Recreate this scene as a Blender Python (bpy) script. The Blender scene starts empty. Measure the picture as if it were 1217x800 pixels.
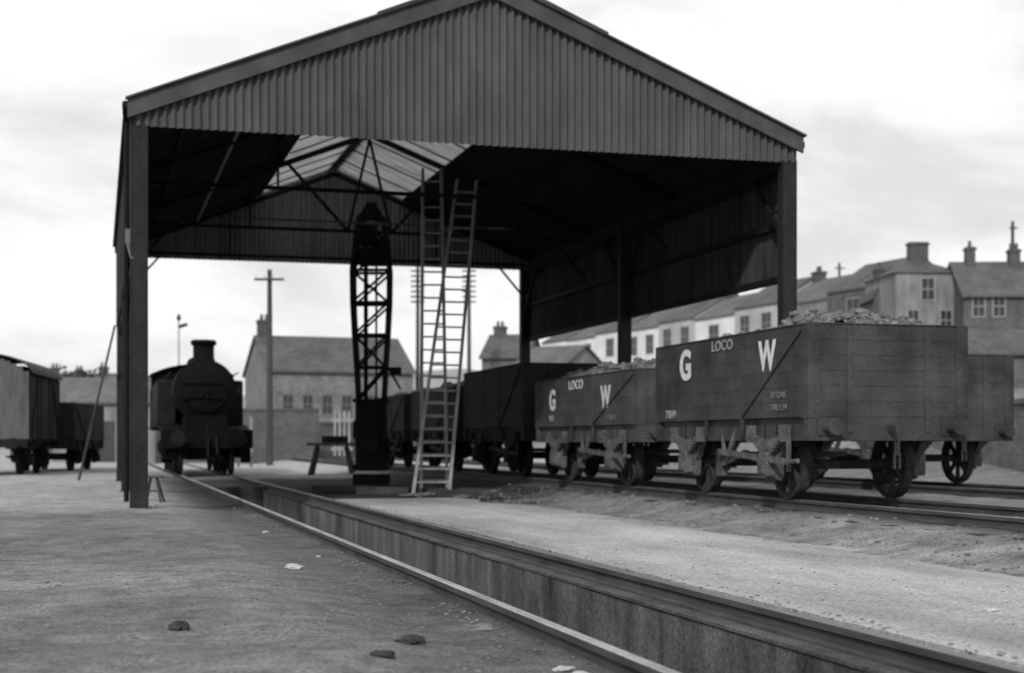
import bpy, bmesh, math, random
from mathutils import Vector, Matrix, noise
random.seed(7)
F_PX=1750.0
TH=math.atan(493/F_PX); CS=math.cos(TH); SN=math.sin(TH)
scene=bpy.context.scene
col=scene.collection
def c2w(lat,D): return (lat*CS+D*SN, -lat*SN+D*CS)
def px(x,D): return c2w((x-608)/F_PX*D, D)
def sstep(a,b,x):
    t=min(1,max(0,(x-a)/(b-a))); return t*t*(3-2*t)

# ---------------------------------------------------------------- materials
def mat(name,v,rough=.85,var=.35,scale=3.0,stretch=(1,1,1),bump=.15,bscale=40,metal=0.0,sheet=None,brick=None,spec=.3,streak=0,grit=0):
    m=bpy.data.materials.new(name); m.use_nodes=True
    nt=m.node_tree; N=nt.nodes; Lk=nt.links
    bs=N["Principled BSDF"]; bs.inputs["Roughness"].default_value=rough; bs.inputs["Metallic"].default_value=metal
    bs.inputs["Specular IOR Level"].default_value=spec
    tc=N.new("ShaderNodeTexCoord"); mp=N.new("ShaderNodeMapping"); mp.inputs["Scale"].default_value=stretch
    Lk.new(tc.outputs["Object"],mp.inputs["Vector"])
    n1=N.new("ShaderNodeTexNoise"); n1.inputs["Scale"].default_value=scale; n1.inputs["Detail"].default_value=8; n1.inputs["Roughness"].default_value=.65
    Lk.new(mp.outputs[0],n1.inputs["Vector"])
    mr=N.new("ShaderNodeMapRange"); mr.inputs["From Min"].default_value=.3; mr.inputs["From Max"].default_value=.7
    mr.inputs["To Min"].default_value=v*(1-var); mr.inputs["To Max"].default_value=v*(1+var)
    Lk.new(n1.outputs["Fac"],mr.inputs["Value"])
    out=mr.outputs[0]
    def mul(a,b):
        x=N.new("ShaderNodeMath"); x.operation='MULTIPLY'; Lk.new(a,x.inputs[0])
        if isinstance(b,(int,float)): x.inputs[1].default_value=b
        else: Lk.new(b,x.inputs[1])
        return x.outputs[0]
    def layer(scl,k,sc=1.0,det=5):
        m2=N.new("ShaderNodeMapping"); m2.inputs["Scale"].default_value=scl; Lk.new(tc.outputs["Object"],m2.inputs["Vector"])
        n3=N.new("ShaderNodeTexNoise"); n3.inputs["Scale"].default_value=sc; n3.inputs["Detail"].default_value=det; Lk.new(m2.outputs[0],n3.inputs["Vector"])
        r3=N.new("ShaderNodeMapRange"); r3.inputs["From Min"].default_value=.35; r3.inputs["From Max"].default_value=.65; r3.inputs["To Min"].default_value=1-k; r3.inputs["To Max"].default_value=1+k*.6
        Lk.new(n3.outputs["Fac"],r3.inputs["Value"]); return r3.outputs[0]
    if streak: out=mul(out,layer((3.2,3.2,.6),streak,1.0,8))
    if grit: out=mul(out,layer((1,1,1),grit,45,4))
    if sheet:
        sp=N.new("ShaderNodeSeparateXYZ"); Lk.new(tc.outputs["Object"],sp.inputs[0])
        q=N.new("ShaderNodeMath"); q.operation='DIVIDE'; Lk.new(sp.outputs[sheet[0]],q.inputs[0]); q.inputs[1].default_value=sheet[1]
        fl=N.new("ShaderNodeMath"); fl.operation='FLOOR'; Lk.new(q.outputs[0],fl.inputs[0])
        wn=N.new("ShaderNodeTexWhiteNoise"); wn.noise_dimensions='1D'; Lk.new(fl.outputs[0],wn.inputs["W"])
        r2=N.new("ShaderNodeMapRange"); r2.inputs["To Min"].default_value=1-sheet[2]; r2.inputs["To Max"].default_value=1+sheet[2]
        Lk.new(wn.outputs["Value"],r2.inputs["Value"]); out=mul(out,r2.outputs[0])
    if brick:
        bt=N.new("ShaderNodeTexBrick"); bt.inputs["Scale"].default_value=brick
        bt.inputs["Color1"].default_value=(1,1,1,1); bt.inputs["Color2"].default_value=(.7,.7,.7,1); bt.inputs["Mortar"].default_value=(1.1,1.1,1.1,1)
        bt.inputs["Mortar Size"].default_value=.015
        sp=N.new("ShaderNodeSeparateXYZ"); Lk.new(tc.outputs["Object"],sp.inputs[0])
        ad=N.new("ShaderNodeMath"); ad.operation='ADD'; Lk.new(sp.outputs[0],ad.inputs[0]); Lk.new(sp.outputs[1],ad.inputs[1])
        cb=N.new("ShaderNodeCombineXYZ"); Lk.new(ad.outputs[0],cb.inputs[0]); Lk.new(sp.outputs[2],cb.inputs[1])
        Lk.new(cb.outputs[0],bt.inputs["Vector"])
        bw=N.new("ShaderNodeRGBToBW"); Lk.new(bt.outputs["Color"],bw.inputs[0]); out=mul(out,bw.outputs[0])
    cc=N.new("ShaderNodeCombineColor")
    for i in range(3): Lk.new(out,cc.inputs[i])
    Lk.new(cc.outputs[0],bs.inputs["Base Color"])
    if bump>0:
        n2=N.new("ShaderNodeTexNoise"); n2.inputs["Scale"].default_value=bscale; n2.inputs["Detail"].default_value=6
        Lk.new(tc.outputs["Object"],n2.inputs["Vector"])
        bp=N.new("ShaderNodeBump"); bp.inputs["Strength"].default_value=bump; bp.inputs["Distance"].default_value=.02
        Lk.new(n2.outputs["Fac"],bp.inputs["Height"]); Lk.new(bp.outputs[0],bs.inputs["Normal"])
    return m

M={}
M['gable']=mat("weathered_corrugated_iron",.080,.8,.25,1.2,(1,1,.5),.05,20,sheet=(0,.75,.05),streak=.12,spec=.2)
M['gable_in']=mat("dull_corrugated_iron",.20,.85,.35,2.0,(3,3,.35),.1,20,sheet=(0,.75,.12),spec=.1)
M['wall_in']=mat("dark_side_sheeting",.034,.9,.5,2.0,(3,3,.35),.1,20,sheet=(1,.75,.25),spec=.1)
M['roof']=mat("shade_darkened_roof_sheet",.024,.95,.5,1.5,(1,1,1),.1,20,spec=.05)  # shed interior shade put into the roof sheet colour
M['board']=mat("grey_painted_board",.060,.8,.35,2.0,(1,1,1),.1,25,spec=.2)
M['steel']=mat("painted_steel",.022,.75,.4,4.0,(1,1,.4),.1,30,spec=.15,grit=.3)
M['steel_dark']=mat("shade_darkened_steel",.012,.8,.4,4.0,(1,1,.4),.1,30,spec=.1)  # darker than the column steel, interior shade put into the colour
M['pale']=mat("pale_galvanised",.12,.6,.3,4.0)
M['rust']=mat("rusty_rail_side",.065,.85,.4,8.0,(1,.2,1),.2,60,spec=.1)
M['railtop']=mat("worn_rail_head",.34,.5,.45,3.0,(1,.3,1),.05,60,metal=.2,grit=.3)
M['railtop2']=mat("dull_rail_head",.16,.5,.25,6.0,(1,.2,1),.05,60,metal=.3)
M['sleeper']=mat("creosoted_timber",.045,.9,.4,6.0,(.4,4,1),.3,50,spec=.1)
M['pitwall']=mat("stained_pit_wall",.115,.95,.6,.8,(1,1,.8),.4,14,spec=.1,streak=.5,grit=.35)
M['pitwall_lt']=mat("pale_dusty_pit_wall",.15,.95,.5,.8,(1,1,.8),.4,14,spec=.1,streak=.35,grit=.3)
M['pitwall2']=mat("pit_edge_timber",.10,.9,.5,2.0,(1,.6,1),.4,24,spec=.1,grit=.4)
M['pitfloor']=mat("wet_ash_floor",.04,.9,.4,3.0,spec=.1)
M['wagon']=mat("grey_wagon_paint",.052,.75,.42,1.3,(1,1,1.6),.15,30,spec=.15,streak=.22,grit=.25)
M['wagon2']=mat("faded_wagon_paint",.064,.75,.42,1.3,(1,1,1.6),.15,30,spec=.15,streak=.22,grit=.25)
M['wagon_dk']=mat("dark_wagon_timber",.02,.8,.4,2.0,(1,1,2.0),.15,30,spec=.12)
M['gear']=mat("dusty_running_gear",.10,.85,.6,6.0,(1,1,1),.2,40,spec=.12,grit=.3)
M['wheel']=mat("grimy_wheel_iron",.045,.85,.5,6.0,(1,1,1),.2,40,spec=.12,grit=.3)
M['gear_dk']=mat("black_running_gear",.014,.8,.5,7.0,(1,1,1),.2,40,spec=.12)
M['white']=mat("worn_white_lettering",.62,.7,.22,9.0,bump=0,grit=.2)
M['white_mid']=mat("weathered_white_lettering",.28,.7,.4,12.0,bump=0)
M['white_dim']=mat("faded_small_lettering",.15,.7,.4,14.0,bump=0)
M['coal']=mat("dusty_coal",.13,.8,.8,7.0,(1,1,1),.5,30,spec=.2)
M['loco']=mat("sooty_engine_black",.0045,.7,.5,3.0,(1,1,1),.1,30,spec=.08)
M['loco2']=mat("engine_tank_paint",.011,.7,.4,3.0,(1,1,1),.1,30,spec=.12)
M['brick']=mat("grey_stone_wall",.17,.9,.35,1.2,brick=2.0)
M['brick_dk']=mat("dark_brick",.09,.9,.3,1.2,brick=3.0)
M['brick_mid']=mat("sooty_brick_wall",.095,.9,.3,1.2,brick=3.0)
M['slate']=mat("slate_roof",.10,.8,.3,.7,(1,1,1),.3,12,brick=2.4,spec=.15)
M['slate_lt']=mat("pale_slate_roof",.13,.8,.25,.7,(1,1,1),.3,12,brick=2.4,spec=.15)
M['render']=mat("whitewashed_render",.68,.9,.2,.7,(1,1,.5),.2,12)
M['render_m']=mat("dingy_limewash",.40,.9,.25,.7,(1,1,.5),.2,12)
M['render_g']=mat("grey_render",.20,.9,.35,.9,(1,1,.5),.2,12,streak=.2)
M['render_dk']=mat("dark_grey_stonework",.11,.9,.35,.9,(1,1,.5),.2,12,brick=2.2)
M['glass']=mat("dark_window_glass",.03,.3,.3,1.0,bump=0,spec=.4)
M['frame']=mat("white_window_frame",.5,.6,.1,4.0,bump=0)
M['frame_g']=mat("grey_weathered_paint",.26,.8,.3,4.0,bump=0)
M['frame_d']=mat("dull_window_frame",.14,.8,.3,4.0,bump=0)
M['door']=mat("dark_door_paint",.04,.5,.3,4.0,bump=0)
M['wood']=mat("weathered_timber",.05,.85,.4,5.0,(1,1,.3),.3,40)
M['wood_lt']=mat("pale_ladder_timber",.27,.8,.4,6.0,(1,1,.3),.2,40)
M['pole']=mat("tarred_pole",.05,.85,.3,5.0,(1,1,.2),.3,30)
M['rock']=mat("cinder_stone",.15,.95,.5,3.0,bump=.4,spec=.1)
M['rock_lt']=mat("pale_stone",.38,.9,.3,6.0,bump=.4,bscale=30)
M['van_end']=mat("lit_end_van_boards",.095,.85,.35,3.0,(3,3,.4),.2,30,spec=.12)  # lit end of the van put into a paler tone than its sides
M['van_roof']=mat("grey_van_roof",.05,.85,.3,3.0,spec=.12)
M['concrete']=mat("dusty_concrete",.35,.95,.45,.6,(1.0,.35,1),.35,18,spec=.1,grit=.35)
M['hill']=mat("hazy_hillside",.28,1,.3,.004,bump=0)  # distance haze put into the pale base colour
M['leaf']=mat("dark_foliage",.06,.9,.4,1.5,bump=0)

m=bpy.data.materials.new("translucent_roof_sheet"); m.use_nodes=True; nt=m.node_tree; nt.nodes.clear()
o=nt.nodes.new("ShaderNodeOutputMaterial"); t=nt.nodes.new("ShaderNodeBsdfTranslucent"); d=nt.nodes.new("ShaderNodeBsdfDiffuse"); mx=nt.nodes.new("ShaderNodeMixShader")
tc=nt.nodes.new("ShaderNodeTexCoord"); mp=nt.nodes.new("ShaderNodeMapping"); mp.inputs["Scale"].default_value=(.4,5,1)
nz=nt.nodes.new("ShaderNodeTexNoise"); nz.inputs["Scale"].default_value=2.4; nz.inputs["Detail"].default_value=7
mr=nt.nodes.new("ShaderNodeMapRange"); mr.inputs["From Min"].default_value=.3; mr.inputs["From Max"].default_value=.7; mr.inputs["To Min"].default_value=.16; mr.inputs["To Max"].default_value=.42
nt.links.new(tc.outputs["Object"],mp.inputs[0]); nt.links.new(mp.outputs[0],nz.inputs["Vector"]); nt.links.new(nz.outputs["Fac"],mr.inputs["Value"])
nt.links.new(mr.outputs[0],t.inputs["Color"]); d.inputs["Color"].default_value=(.3,.3,.3,1)
mx.inputs[0].default_value=.15
nt.links.new(t.outputs[0],mx.inputs[1]); nt.links.new(d.outputs[0],mx.inputs[2]); nt.links.new(mx.outputs[0],o.inputs[0]); M['sky_sheet']=m

# ---------------------------------------------------------------- builders
class B:
    def __init__(s): s.v=[]; s.f=[]
    def add(s,vs,fs):
        n=len(s.v); s.v+=[tuple(v) for v in vs]; s.f+=[tuple(i+n for i in f) for f in fs]; return s
    def box(s,c,sz,R=None):
        x,y,z=[a/2 for a in sz]; c=Vector(c)
        vs=[Vector((i*x,j*y,k*z)) for i in(-1,1) for j in(-1,1) for k in(-1,1)]
        if R is not None: vs=[R@v for v in vs]
        return s.add([v+c for v in vs],[(0,1,3,2),(4,6,7,5),(0,4,5,1),(2,3,7,6),(0,2,6,4),(1,5,7,3)])
    def mm(s,a,b):
        return s.box([(a[i]+b[i])/2 for i in range(3)],[abs(b[i]-a[i]) for i in range(3)])
    def beam(s,p0,p1,w,h=None,up=(0,0,1)):
        h=h or w; p0=Vector(p0); p1=Vector(p1); d=(p1-p0); L=d.length; d.normalize()
        u=Vector(up)
        if abs(d.dot(u))>.98: u=Vector((0,1,0)) if abs(d.y)<.9 else Vector((1,0,0))
        xa=d.cross(u).normalized(); za=xa.cross(d)
        R=Matrix((xa,d,za)).transposed()
        return s.box((p0+p1)/2,(w,L,h),R)
    def cyl(s,p0,p1,r0,r1=None,n=14,cap=True):
        r1=r0 if r1 is None else r1; p0=Vector(p0); p1=Vector(p1); d=(p1-p0).normalized()
        u=Vector((0,0,1)) if abs(d.z)<.9 else Vector((1,0,0))
        a=d.cross(u).normalized(); b=d.cross(a)
        vs=[];
        for p,r in((p0,r0),(p1,r1)):
            for i in range(n):
                t=2*math.pi*i/n; vs.append(p+a*math.cos(t)*r+b*math.sin(t)*r)
        fs=[(i,(i+1)%n,n+(i+1)%n,n+i) for i in range(n)]
        if cap: fs+=[tuple(range(n))[::-1],tuple(range(n,2*n))]
        return s.add(vs,fs)
    def lathe(s,base,prof,axis='z',n=20):
        base=Vector(base); vs=[];
        for (h,r) in prof:
            for i in range(n):
                t=2*math.pi*i/n; c,q=math.cos(t)*r,math.sin(t)*r
                o={'z':Vector((c,q,h)),'y':Vector((c,h,q)),'x':Vector((h,c,q))}[axis]
                vs.append(base+o)
        fs=[]
        for k in range(len(prof)-1):
            for i in range(n): fs.append((k*n+i,k*n+(i+1)%n,(k+1)*n+(i+1)%n,(k+1)*n+i))
        fs+=[tuple(range(n)),tuple(range((len(prof)-1)*n,len(prof)*n))]
        return s.add(vs,fs)
    def prism(s,poly,axis,a,b):
        def P(p,t):
            return {'x':(t,p[0],p[1]),'y':(p[0],t,p[1]),'z':(p[0],p[1],t)}[axis]
        n=len(poly); vs=[P(p,a) for p in poly]+[P(p,b) for p in poly]
        fs=[(i,(i+1)%n,n+(i+1)%n,n+i) for i in range(n)]+[tuple(range(n)),tuple(range(n,2*n))]
        return s.add(vs,fs)
    def wheel(s,c,r,w,sp=8,rim=.07):
        c=Vector(c); n=28
        vs=[]
        for (rr,xx) in((r,-w/2),(r,w/2),(r-rim,w/2),(r-rim,-w/2)):
            for i in range(n):
                t=2*math.pi*i/n; vs.append(c+Vector((xx,math.cos(t)*rr,math.sin(t)*rr)))
        fs=[]
        for k in range(4):
            for i in range(n): fs.append((k*n+i,k*n+(i+1)%n,((k+1)%4)*n+(i+1)%n,((k+1)%4)*n+i))
        s.add(vs,fs)
        for i in range(sp):
            t=2*math.pi*i/sp
            s.beam(c,c+Vector((0,math.cos(t)*(r-rim+.01),math.sin(t)*(r-rim+.01))),.05,.06,up=(1,0,0))
        s.cyl(c-Vector((w*.6,0,0)),c+Vector((w*.6,0,0)),r*.24,n=12)
        return s
    def obj(s,name,m,parent=None,loc=(0,0,0),bevel=0,smooth=True):
        me=bpy.data.meshes.new(name); me.from_pydata(s.v,[],s.f); me.validate(); me.update()
        bm=bmesh.new(); bm.from_mesh(me); bmesh.ops.recalc_face_normals(bm,faces=bm.faces); bm.to_mesh(me); bm.free()
        if smooth:
            me.polygons.foreach_set("use_smooth",[True]*len(me.polygons)); me.set_sharp_from_angle(angle=math.radians(38))
        me.materials.append(m); ob=bpy.data.objects.new(name,me); col.objects.link(ob); ob.location=loc
        if parent: ob.parent=parent
        if bevel:
            md=ob.modifiers.new("bevel",'BEVEL'); md.width=bevel; md.segments=1; md.limit_method='ANGLE'
        return ob
def tag(o,label,cat,group=None,kind=None):
    if label: o["label"]=label
    if cat: o["category"]=cat
    if group: o["group"]=group
    if kind: o["kind"]=kind
    return o
def thing(name,label,cat,loc=(0,0,0),rz=0,group=None):
    e=bpy.data.objects.new(name,None); e.empty_display_size=.2; col.objects.link(e); e.location=loc; e.rotation_euler=(0,0,rz)
    return tag(e,label,cat,group)
def share(ob,parent,loc,rz=0):
    c=ob.copy(); c.parent=parent; c.location=loc; c.rotation_euler=(0,0,rz); col.objects.link(c); return c

# ---------------------------------------------------------------- ground
def gz(u,v):
    z=-.10
    z+=.10*sstep(2.0,.9,u)
    z+=.20*sstep(7.2,8.6,u)
    z+=.05*sstep(35,45,v)*sstep(1,4,u)*(1-sstep(7.2,8.5,u))
    z+=2.0*sstep(17,27,u)*sstep(20,45,v)
    z+=5.0*sstep(26,44,u)*sstep(50,80,v)
    near=1-sstep(40,80,max(abs(u),v))
    z+=near*(.025*noise.noise(Vector((u*1.1,v*1.1,0)))+.010*noise.noise(Vector((u*4,v*4,3))))
    if 1.9<u<7.2: z=min(z,-.075+.05*sstep(35,45,v))
    if 3.6<u<4.2 and v<35: z=-.17
    if 2.15<u<2.51: z=min(z,-.105)
    return z
def lines(segs):
    out=[]
    for a,b,st in segs:
        n=max(1,round((b-a)/st)); out+=[a+(b-a)*i/n for i in range(n)]
    out.append(segs[-1][1]); return out
US=lines([(-1500,-300,300),(-300,-60,40),(-60,-14,4),(-14,-4,.5),(-4,2.50,.10),(2.50,3.74,.31),(3.74,4.12,.19),(4.12,7.2,.2),(7.2,12.5,.13),(12.5,18,.4),(18,60,2),(60,300,40),(300,2200,400)])
VS=lines([(-60,-4,8),(-4,4,1),(4,27,.12),(27,35,.25),(35,48,.4),(48,130,3),(130,300,20),(300,2600,300)])
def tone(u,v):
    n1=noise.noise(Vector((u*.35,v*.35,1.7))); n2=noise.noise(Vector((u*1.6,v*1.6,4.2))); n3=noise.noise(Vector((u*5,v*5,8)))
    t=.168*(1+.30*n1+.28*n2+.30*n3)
    w=sstep(20.5,23.5,v+.8*n1)*(1-sstep(.9,2.2,u)); t=t*(1-w)+w*.31*(1+.3*n2+.2*n3)
    w=sstep(1.0,2.1,u+.35*n2)*(1-sstep(2.5,2.6,u)); t*=1-.42*w
    w=sstep(23,26,v+n2)*(1-sstep(41,44,v))*sstep(1.3,2.4,u)*(1-sstep(11.5,13,u)); t=t*(1-w)+w*.038*(1+.5*n2)  # shade under the shed roof painted into the ground tone
    w=sstep(6.6,7.3,u+.25*n2)*(1-sstep(8.2,8.7,u+.2*n3))*(1-sstep(24,28,v)); t=t*(1-w)+w*.20*(1+.5*n2+.4*n3)
    w=sstep(8.3,8.8,u+.2*n3)*(1-sstep(11,12,u)); t=t*(1-w)+w*.10*(1+.5*n3)
    w=sstep(44,52,v)*(1-sstep(17,22,u)); t=t*(1-w)+w*.32
    w=sstep(70,400,v); t=t*(1-w)+w*.12
    return max(.01,t)
b=B(); nu,nv=len(US),len(VS)
vs=[(u,v,gz(u,v)) for v in VS for u in US]; fs=[]
PITU=(2.50,3.74); PITV=35.0
for j in range(nv-1):
    for i in range(nu-1):
        um=(US[i]+US[i+1])/2; vm=(VS[j]+VS[j+1])/2
        if PITU[0]<um<PITU[1] and -4<vm<PITV: continue
        fs.append((j*nu+i,j*nu+i+1,(j+1)*nu+i+1,(j+1)*nu+i))
b.add(vs,fs)
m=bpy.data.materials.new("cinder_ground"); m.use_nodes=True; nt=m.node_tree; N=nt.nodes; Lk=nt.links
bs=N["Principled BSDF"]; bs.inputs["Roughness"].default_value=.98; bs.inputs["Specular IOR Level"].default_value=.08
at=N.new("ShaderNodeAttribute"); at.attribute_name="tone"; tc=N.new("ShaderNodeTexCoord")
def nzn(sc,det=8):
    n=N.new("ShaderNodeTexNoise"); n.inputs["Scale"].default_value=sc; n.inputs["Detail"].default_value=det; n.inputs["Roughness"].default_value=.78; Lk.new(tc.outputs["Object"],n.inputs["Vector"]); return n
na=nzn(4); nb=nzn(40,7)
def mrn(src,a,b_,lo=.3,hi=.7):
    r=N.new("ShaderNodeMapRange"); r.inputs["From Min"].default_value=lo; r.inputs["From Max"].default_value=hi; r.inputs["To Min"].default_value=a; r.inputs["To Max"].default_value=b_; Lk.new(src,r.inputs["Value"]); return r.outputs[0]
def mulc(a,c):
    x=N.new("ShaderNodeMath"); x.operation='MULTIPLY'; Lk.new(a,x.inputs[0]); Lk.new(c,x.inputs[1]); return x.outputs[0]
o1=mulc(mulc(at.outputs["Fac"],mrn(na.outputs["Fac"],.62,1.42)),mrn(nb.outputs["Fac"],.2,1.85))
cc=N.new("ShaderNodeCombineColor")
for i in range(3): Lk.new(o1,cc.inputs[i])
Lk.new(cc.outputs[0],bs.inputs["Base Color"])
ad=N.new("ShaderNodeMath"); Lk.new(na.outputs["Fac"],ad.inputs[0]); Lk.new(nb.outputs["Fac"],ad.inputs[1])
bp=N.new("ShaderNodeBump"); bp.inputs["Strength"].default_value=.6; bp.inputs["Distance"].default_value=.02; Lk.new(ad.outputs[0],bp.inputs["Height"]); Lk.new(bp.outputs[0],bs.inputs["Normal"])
me=bpy.data.meshes.new("ground"); me.from_pydata(b.v,[],b.f); me.update()
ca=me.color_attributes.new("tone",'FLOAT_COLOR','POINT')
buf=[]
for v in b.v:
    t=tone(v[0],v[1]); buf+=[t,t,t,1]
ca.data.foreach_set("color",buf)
me.polygons.foreach_set("use_smooth",[True]*len(me.polygons)); me.materials.append(m)
g=bpy.data.objects.new("ground",me); col.objects.link(g); tag(g,None,None,kind="structure")

b=B(); n=240; L_=[];R_=[]
for i in range(n+1):
    v=2.0+(26.5-2.0)*i/n
    L_.append((4.14+.012*noise.noise(Vector((v*2,0,0))),v)); R_.append((7.1+.30*noise.noise(Vector((v*.7,5,0)))+.18*noise.noise(Vector((v*3,9,0)))+.10*noise.noise(Vector((v*9,2,0)))-.5*sstep(22,26.5,v),v+.5*noise.noise(Vector((v,3,0)))*sstep(25,26,v)))
vs=[]
for i in range(n+1):
    for (p,z) in ((L_[i],-.18),(L_[i],-.035),((R_[i][0]-.5,R_[i][1]),-.035),(R_[i],-.075),(R_[i],-.14)):
        vs.append((p[0],p[1],z))
fs=[]
for i in range(n):
    for k in range(4): fs.append((i*5+k,i*5+k+1,(i+1)*5+k+1,(i+1)*5+k))
fs.append((0,1,2,3,4)); fs.append((n*5,n*5+1,n*5+2,n*5+3,n*5+4))
b.add(vs,fs); o=b.obj("pavement",M['concrete']); tag(o,None,None,kind="structure")

pit=thing("inspection_pit","stained walled inspection pit sunk between the rails","pit")
b=B(); b.mm((3.745,-4,-.95),(4.12,15.9,-.16)); b.obj("wall",M['pitwall'],pit)
b=B(); b.mm((3.76,15.905,-.95),(4.12,PITV,-.16)); b.obj("wall",M['pitwall_lt'],pit)
b=B(); b.mm((2.20,-4,-.95),(2.495,PITV,-.13)); b.obj("wall",M['pitwall'],pit)
b=B(); b.mm((2.3,-4.2,-1.0),(4.0,PITV+.2,-.93)); b.obj("floor",M['pitfloor'],pit)
b=B(); b.mm((2.4,PITV-.1,-.95),(4.0,PITV+.4,-.055)); b.obj("wall",M['sleeper'],pit)
b=B(); v=-4
while v<PITV:
    l=random.uniform(2.2,3.4); b.mm((3.732+random.uniform(-.006,.004),v,-.158),(4.122,min(v+l,PITV)-.02,-.137)); v+=l
b.obj("edge_timber",M['pitwall2'],pit)

# ---------------------------------------------------------------- tracks
RP=[(-.035,0),(-.028,.006),(.028,.006),(.035,0),(.035,-.035),(.011,-.05),(.011,-.10),(.035,-.115),(.035,-.14),(-.035,-.14),(-.035,-.115),(-.011,-.10),(-.011,-.05),(-.035,-.035)]
def track(label,loc,rz,v0,v1,zt,sleepers=None,heads=('railtop','railtop')):
    t=thing("railway_track",label,"railway track",loc,rz)
    for s,hm in((-.75,heads[0]),(.75,heads[1])):
        b=B(); b.prism([(p[0]+s,p[1]+zt-.006) for p in RP[3:]+[RP[0]]],'y',v0,v1); r=b.obj("rail",M['rust'],t)
        b=B(); b.mm((s-.034,v0,zt-.008),(s+.034,v1,zt)); b.obj("rail_head",M[hm],r,bevel=.006)
    if sleepers:
        v=sleepers[0]; first=None
        while v<sleepers[1]:
            if first is None:
                b=B(); b.box((0,0,0),(2.6,.25,.13)); first=b.obj("sleeper",M['sleeper'],t,(0,v,zt-.205),bevel=.01)
            else: share(first,t,(random.uniform(-.03,.03),v,zt-.218+random.uniform(-.008,.008)),random.uniform(-.01,.01))
            v+=.8
    return t
track("straight railway track beside the walled pit, worn shiny rail heads",(3.15,0,0),0,-4,130,0.0,None,('railtop','railtop2'))
UW=9.62
track("railway track on cinders carrying the coal wagons",(UW,0,0),0,2,70,.24,(8,52),('railtop2','railtop2'))
track("siding track beneath a dark open wagon",(14.6,0,0),0,2,70,.24,(12,30),('railtop2','railtop2'))

# ---------------------------------------------------------------- coaling shed
U0,U1,UR=.45,11.36,5.98; V0,V1=22.45,38.7; SL=.403
def rz_(u): return 8.26-SL*abs(u-UR)
shed=thing("coaling_shed","open sided corrugated iron coaling shed on steel columns","shed",(0,0,0))
def gable(v,mt,amp=.03):
    b=B(); pitch=.125; seg=8; n=int((U1-U0-.1)/pitch*seg); vs=[]
    for i in range(n+1):
        u=U0+.05+(U1-U0-.1)*i/n; d=amp*math.sin(2*math.pi*i/seg)
        vs.append((u,v+d,5.68)); vs.append((u,v+d,max(rz_(u)-.06,5.70)))
    b.add(vs,[(2*i,2*i+2,2*i+3,2*i+1) for i in range(n)]); return b.obj("gable_sheeting",mt,shed)
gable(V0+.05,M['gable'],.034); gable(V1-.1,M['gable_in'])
for vv in(V0-.03,V1+.02):
    b=B()
    for sgn,ue in((-1,U0-.02),(1,U1+.02)):
        b.prism([(UR,8.28),(ue,rz_(ue)+.02),(ue,rz_(ue)-.25),(UR,8.01)],'y',vv-.03,vv+.03)
        b.prism([(UR+sgn*.002,8.315),(ue+sgn*.03,rz_(ue)+.045),(ue+sgn*.03,rz_(ue)+.015),(UR+sgn*.002,8.285)],'y',vv-.09,vv+.03)
    b.prism([(4.15,rz_(4.15)+.05),(UR,8.32),(7.9,rz_(7.9)+.05),(7.9,rz_(7.9)+.085),(UR,8.37),(4.15,rz_(4.15)+.085)],'y',vv-.10,vv+.035)
    b.obj("barge_board",M['board'],shed)
def slope(name,ua,ub,va,vb,mt,lift=0):
    b=B(); pitch=.16; seg=4; n=int((vb-va)/pitch*seg); vs=[]
    for i in range(n+1):
        v=va+(vb-va)*i/n; d=.02*math.sin(2*math.pi*i/seg)
        vs.append((ua,v,rz_(ua)-.06+d+lift)); vs.append((ub,v,rz_(ub)-.06+d+lift))
    b.add(vs,[(2*i,2*i+2,2*i+3,2*i+1) for i in range(n)]); return b.obj(name,mt,shed)
KV=30.0; kw=1.85
slope("roof_sheeting",U0-.05,UR,V0+.02,KV,M['roof']); slope("roof_sheeting",UR,U1+.05,V0+.02,KV,M['roof'])
slope("roof_sheeting",U0-.05,UR-kw,KV,V1,M['roof']); slope("roof_sheeting",UR+kw,U1+.05,KV,V1,M['roof'])
slope("skylight",UR-kw-.05,UR,KV,V1,M['sky_sheet'],.03); slope("skylight",UR,UR+kw+.05,KV,V1,M['sky_sheet'],.03)
for s in(-1,1):
    b=B(); v=KV+1.4
    while v<V1-.2:
        b.beam((UR,v,rz_(UR)-.1),(UR+s*kw,v,rz_(UR+s*kw)-.1),.02,.03); v+=1.45
    b.obj("glazing_bars",M['steel_dark'],shed)
b=B(); b.beam((UR,V0,8.22),(UR,V1,8.22),.3,.05); b.obj("ridge_cap",M['board'],shed)
def side(u,zb,zt,mt):
    b=B(); pitch=.127; seg=5; n=int((V1-V0-.2)/pitch*seg); vs=[]
    for i in range(n+1):
        v=V0+.1+(V1-V0-.2)*i/n; d=.02*math.sin(2*math.pi*i/seg); vs.append((u+d,v,zb)); vs.append((u+d,v,zt))
    b.add(vs,[(2*i,2*i+2,2*i+3,2*i+1) for i in range(n)]); return b.obj("side_sheeting",mt,shed)
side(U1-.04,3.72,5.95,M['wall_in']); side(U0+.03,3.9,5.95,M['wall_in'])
for z in(3.78,4.7,5.55):
    for u in(U1-.11,U0+.10):
        b=B(); b.beam((u,V0+.1,z),(u,V1-.1,z),.07,.1); b.obj("side_rail",M['steel_dark'],shed)
colv=[22.6,30.55,38.4]; CL,CR=.60,11.18
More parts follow.
